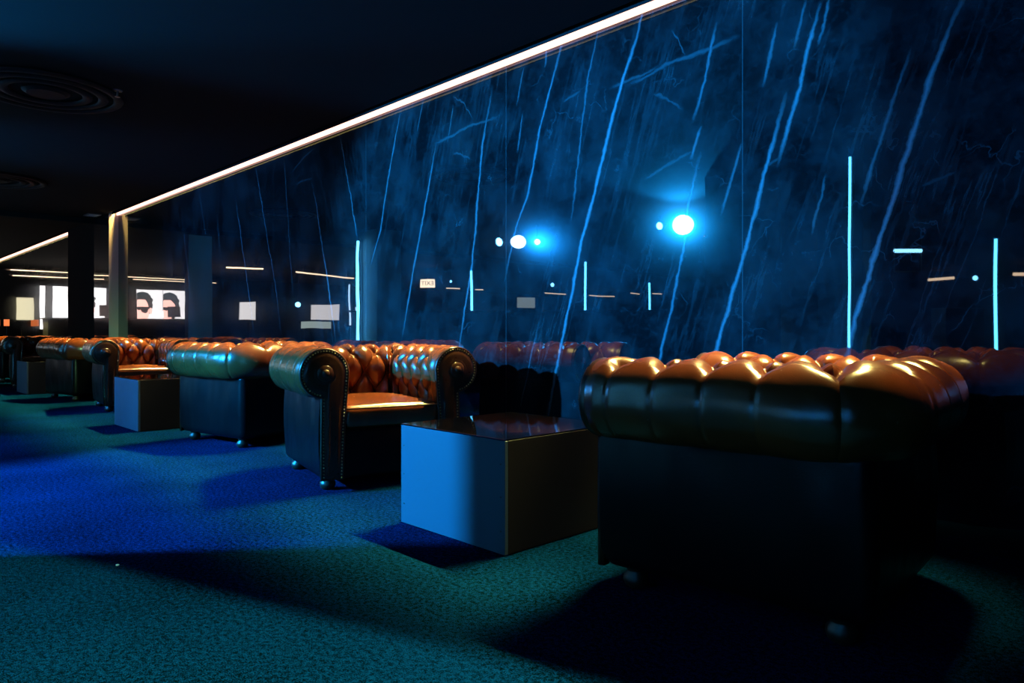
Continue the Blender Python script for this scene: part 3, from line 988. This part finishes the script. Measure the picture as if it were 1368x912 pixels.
def text_obj(s, size, mat, parent, loc, rot, ext=.002):
    cu = bpy.data.curves.new('lettering', 'FONT')
    cu.body = s; cu.size = size; cu.extrude = ext; cu.align_x = 'CENTER'; cu.align_y = 'CENTER'
    cu.materials.append(mat)
    tmp = bpy.data.objects.new('lettering', cu)
    COL.objects.link(tmp)
    bpy.context.view_layer.update()
    me = bpy.data.meshes.new_from_object(tmp)
    bpy.data.objects.remove(tmp)
    return link('lettering', me, parent, loc, rot)
t = thing('exit_sign', 'lit cream exit sign, mirrored small in the marble wall', 'sign', (-16.02, -5.80, 2.05), math.radians(-42))
obj('casing', box(-.20, .20, -.06, -.003, 0, .24, .006), BLACK, t)
obj('sign_face', box(-.19, .19, -.003, .002, .01, .23), E_SIGN, t)
text_obj('EXIT', .16, SIGNINK, t, (0, .006, .12), (PI / 2, 0, PI))
obj('hanging_rod', tube((0, -.03, .24), (0, -.03, ZT - 2.05), .008, 6), BLACKMETAL, t)

def warm_rod(x0, y0, x1, y1, z, label, r=.016):
    t = thing('linear_lamp', label, 'ceiling lamp', ((x0 + x1) / 2, (y0 + y1) / 2, z), math.atan2(y1 - y0, x1 - x0), 'warm ceiling rods across the room')
    h = math.hypot(x1 - x0, y1 - y0) / 2
    obj('diffuser', tube((-h, 0, 0), (h, 0, 0), r, 8), E_WARM, t)
    for sx in (-.7, .7):
        obj('hanging_wire', tube((sx * h, 0, r), (sx * h, 0, ZT - z), .003, 6), BLACKMETAL, t)
RODS = [(-16.87, -.52, -16.65, -1.34, 'second warm rod lamp, mirrored above the square white screen'),
        (-16.92, -2.31, -17.94, -4.64, 'longest warm rod lamp, mirrored left of the grey pillar tube'),
        (-19.78, -9.48, -19.78, -10.13, 'warm rod lamp mirrored right of the exit sign'),
        (-19.78, -10.81, -19.57, -11.02, 'shortest warm rod lamp, mirrored right of the exit sign tube'),
        (-19.43, -14.12, -19.2, -15.18, 'warm rod lamp mirrored under the small lamp left of the middle tube'),
        (-19.32, -16.78, -19.8, -19.0, 'warm rod lamp mirrored right of the middle tube'),
        (-17.78, -17.49, -17.91, -18.24, 'warm rod lamp mirrored left of the short tube'),
        (-17.16, -18.1, -16.9, -18.4, 'warm rod lamp mirrored right of the short tube'),
        (-6.62, -16.79, -5.92, -16.67, 'warm rod lamp mirrored left of the right tube'),
        (-4.43, -16.29, -3.9, -16.6, 'warm rod lamp mirrored at the right edge'),
        (-6.10, -3.73, -5.53, -3.70, 'thin rod lamp mirrored right of the brightest stage lamp')]
for x0, y0, x1, y1, lab in RODS:
    warm_rod(x0, y0, x1, y1, 2.35, lab, .018 if x0 < -8 else (.04 if y0 < -10 else .007))

# end wall: tall lit screens that repeat one portrait
def poly_prism(pts, x0, x1):
    bm = bmesh.new()
    a = [bm.verts.new((x0, y, z)) for y, z in pts]; b = [bm.verts.new((x1, y, z)) for y, z in pts]
    bm.faces.new(a[::-1]); bm.faces.new(b)
    n = len(pts)
    for i in range(n):
        j = (i + 1) % n
        bm.faces.new((a[i], a[j], b[j], b[i]))
    bmesh.ops.recalc_face_normals(bm, faces=bm.faces)
    return bm
def blob(cy, cz, ry, rz, n=40, rough=.0, a0=0, a1=2 * PI, seed=0):
    return [(cy + ry * (1 + rough * noise.noise(Vector((math.cos(a) * 4, math.sin(a) * 4, seed)))) * math.cos(a),
             cz + rz * (1 + rough * noise.noise(Vector((math.cos(a) * 4, math.sin(a) * 4, seed)))) * math.sin(a))
            for a in (a0 + (a1 - a0) * k / n for k in range(n))]
def clip(pts, y0, y1, z0, z1):
    return [(min(max(y, y0), y1), min(max(z, z0), z1)) for y, z in pts]
def portrait(y0, label, face=True):
    """screen .76 m wide whose near edge is y0; the face stands in its upper-y half"""
    W, Z0, Z1 = .752, .55, 2.10
    t = thing('video_screen', label, 'screen', (-23.3, y0, 0), 0, 'portrait screens on the end wall')
    obj('casing', box(-.12, -.004, 0, W, Z0 - .04, Z1 + .02), BLACK, t)
    obj('screen', box(-.004, 0, 0.002, W - .002, Z0, Z1), E_SCREEN, t)
    obj('stand', box(-.10, -.02, .2, .55, 0, Z0 - .03), BLACK, t)
    if face:
        B = (.002, W - .004, Z0, Z1 - .01)
        obj('portrait_hair', poly_prism(clip(blob(.60, 1.66, .31, .38, 72, .16, seed=3), *B), .0, .002), E_HAIR, t)
        obj('portrait_face', poly_prism(clip(blob(.63, 1.46, .215, .37, 48), B[0], B[1], 1.02, 1.80), .002, .004), E_FACE, t)
        obj('portrait_ear', poly_prism(blob(.36, 1.46, .05, .10, 24), .002, .0045), E_FACE, t)
        g = poly_prism([(.395, 1.58), (.75, 1.58), (.75, 1.50), (.68, 1.47), (.64, 1.50), (.60, 1.42), (.53, 1.38), (.46, 1.42), (.43, 1.52), (.395, 1.55)], .004, .006)
        obj('portrait_sunglasses', g, E_GLASS, t)
        text_obj('HA', .30, E_TEXT, t, (.005, .17, 1.35), (PI / 2, 0, PI / 2), .0005)
    return t
portrait(-1.98, 'portrait screen of a curly-haired person in dark glasses, right one in the mirror wall')
portrait(-1.22, 'portrait screen of a curly-haired person in dark glasses, left one in the mirror wall')
portrait(.10, 'portrait screen of a curly-haired person in dark glasses, mirrored in the narrow pier')
def wall_screen(y0, w, z0, z1, mat, label):
    t = thing('wall_screen', label, 'screen', (-23.3, y0, 0), 0, 'plain lit screens on the end wall')
    obj('casing', box(-.12, -.004, 0, w, z0 - .04, z1 + .02), BLACK, t)
    obj('screen', box(-.004, 0, .002, w - .002, z0, z1), mat, t)
    obj('stand', box(-.10, -.02, w * .3, w * .7, 0, z0 - .03), BLACK, t)
wall_screen(1.32, .38, .9, 2.10, E_SCREEN, 'plain white screen on the end wall, mirrored widest in the far bay')
wall_screen(1.88, .12, .9, 2.10, E_SCREEN, 'narrow upright white screen on the end wall, mirrored as a slit in the far bay')
wall_screen(2.14, .40, 1.15, 1.76, E_CREAM, 'pale cream screen on the end wall, mirrored at the left of the far bay')
t = thing('reception_desk', 'long dark desk in front of the portrait screens on the end wall', 'desk', (-21.6, -1.2, 0))
obj('body', box(-.3, .3, -.55, 3.4, .05, 1.16, .004), DARKWALL, t)
obj('worktop', box(-.35, .35, -.6, 3.45, 1.16, 1.19, .004), LACQUER, t)
obj('plinth', box(-.26, .26, -.5, 3.35, 0, .05), BLACK, t)
def desk_thing(x, y, w, h):
    t = thing('desktop_monitor', 'dark monitor standing on the long desk before the screens', 'monitor', (x, y, 1.19), 0, 'monitors on the long desk')
    obj('casing', box(-.02, .02, -w / 2, w / 2, .06, h, .004), BLACK, t)
    obj('stand', box(-.015, .015, -.03, .03, .012, .06), BLACKMETAL, t)
    obj('foot', box(-.09, .09, -.09, .09, 0, .012, .003), BLACKMETAL, t)
desk_thing(-21.6, -.95, .34, .36)
desk_thing(-21.6, .55, .30, .36)
for i, (y0, y1, z) in enumerate([(-1.9, .3, 2.24), (-1.2, 1.2, 2.32), (.6, 2.9, 2.24), (.9, 2.9, 2.40)]):
    warm_rod(-21.0 - .3 * i, y0, -21.0 - .3 * i, y1, z, ['first', 'second', 'third', 'fourth'][i] + ' warm rod above the desk by the portrait screens, counted from the marble pillar', .006)

# ------------------------------------------------------------------ soft light of the place
wd = bpy.data.worlds.new('World'); scn.world = wd
wd.use_nodes = True
bg = wd.node_tree.nodes['Background']
bg.inputs['Color'].default_value = (0.0, .35, 1.0, 1); bg.inputs['Strength'].default_value = .013
def wash(x, y, z, size, watts, col, rot=(0, 0, 0), name='ceiling_wash'):
    ld = bpy.data.lights.new(name, 'AREA'); ld.shape = 'DISK'; ld.size = size; ld.energy = watts; ld.color = col
    lo = bpy.data.objects.new(name, ld); COL.objects.link(lo); lo.location = (x, y, z); lo.rotation_euler = rot

# ------------------------------------------------------------------ camera
cd = bpy.data.cameras.new('camera')
cd.sensor_width = 36.0
cd.lens = 960 / 1368 * 36
cd.shift_y = -14 / 1368
cd.clip_start = .02
cam = bpy.data.objects.new('camera', cd)
COL.objects.link(cam)
cam.location = (0, 0, .85)
cam.rotation_euler = (PI / 2, 0, math.radians(46))
scn.camera = cam

vs = scn.view_settings
vs.view_transform = 'Standard'; vs.look = 'None'; vs.gamma = 1.0; vs.exposure = 0.0
vs.use_curve_mapping = False
scn.cycles.use_denoising = True
scn.cycles.max_bounces = 8
scn.cycles.sample_clamp_indirect = 4.0
scn.cycles.caustics_reflective = False
scn.cycles.caustics_refractive = False
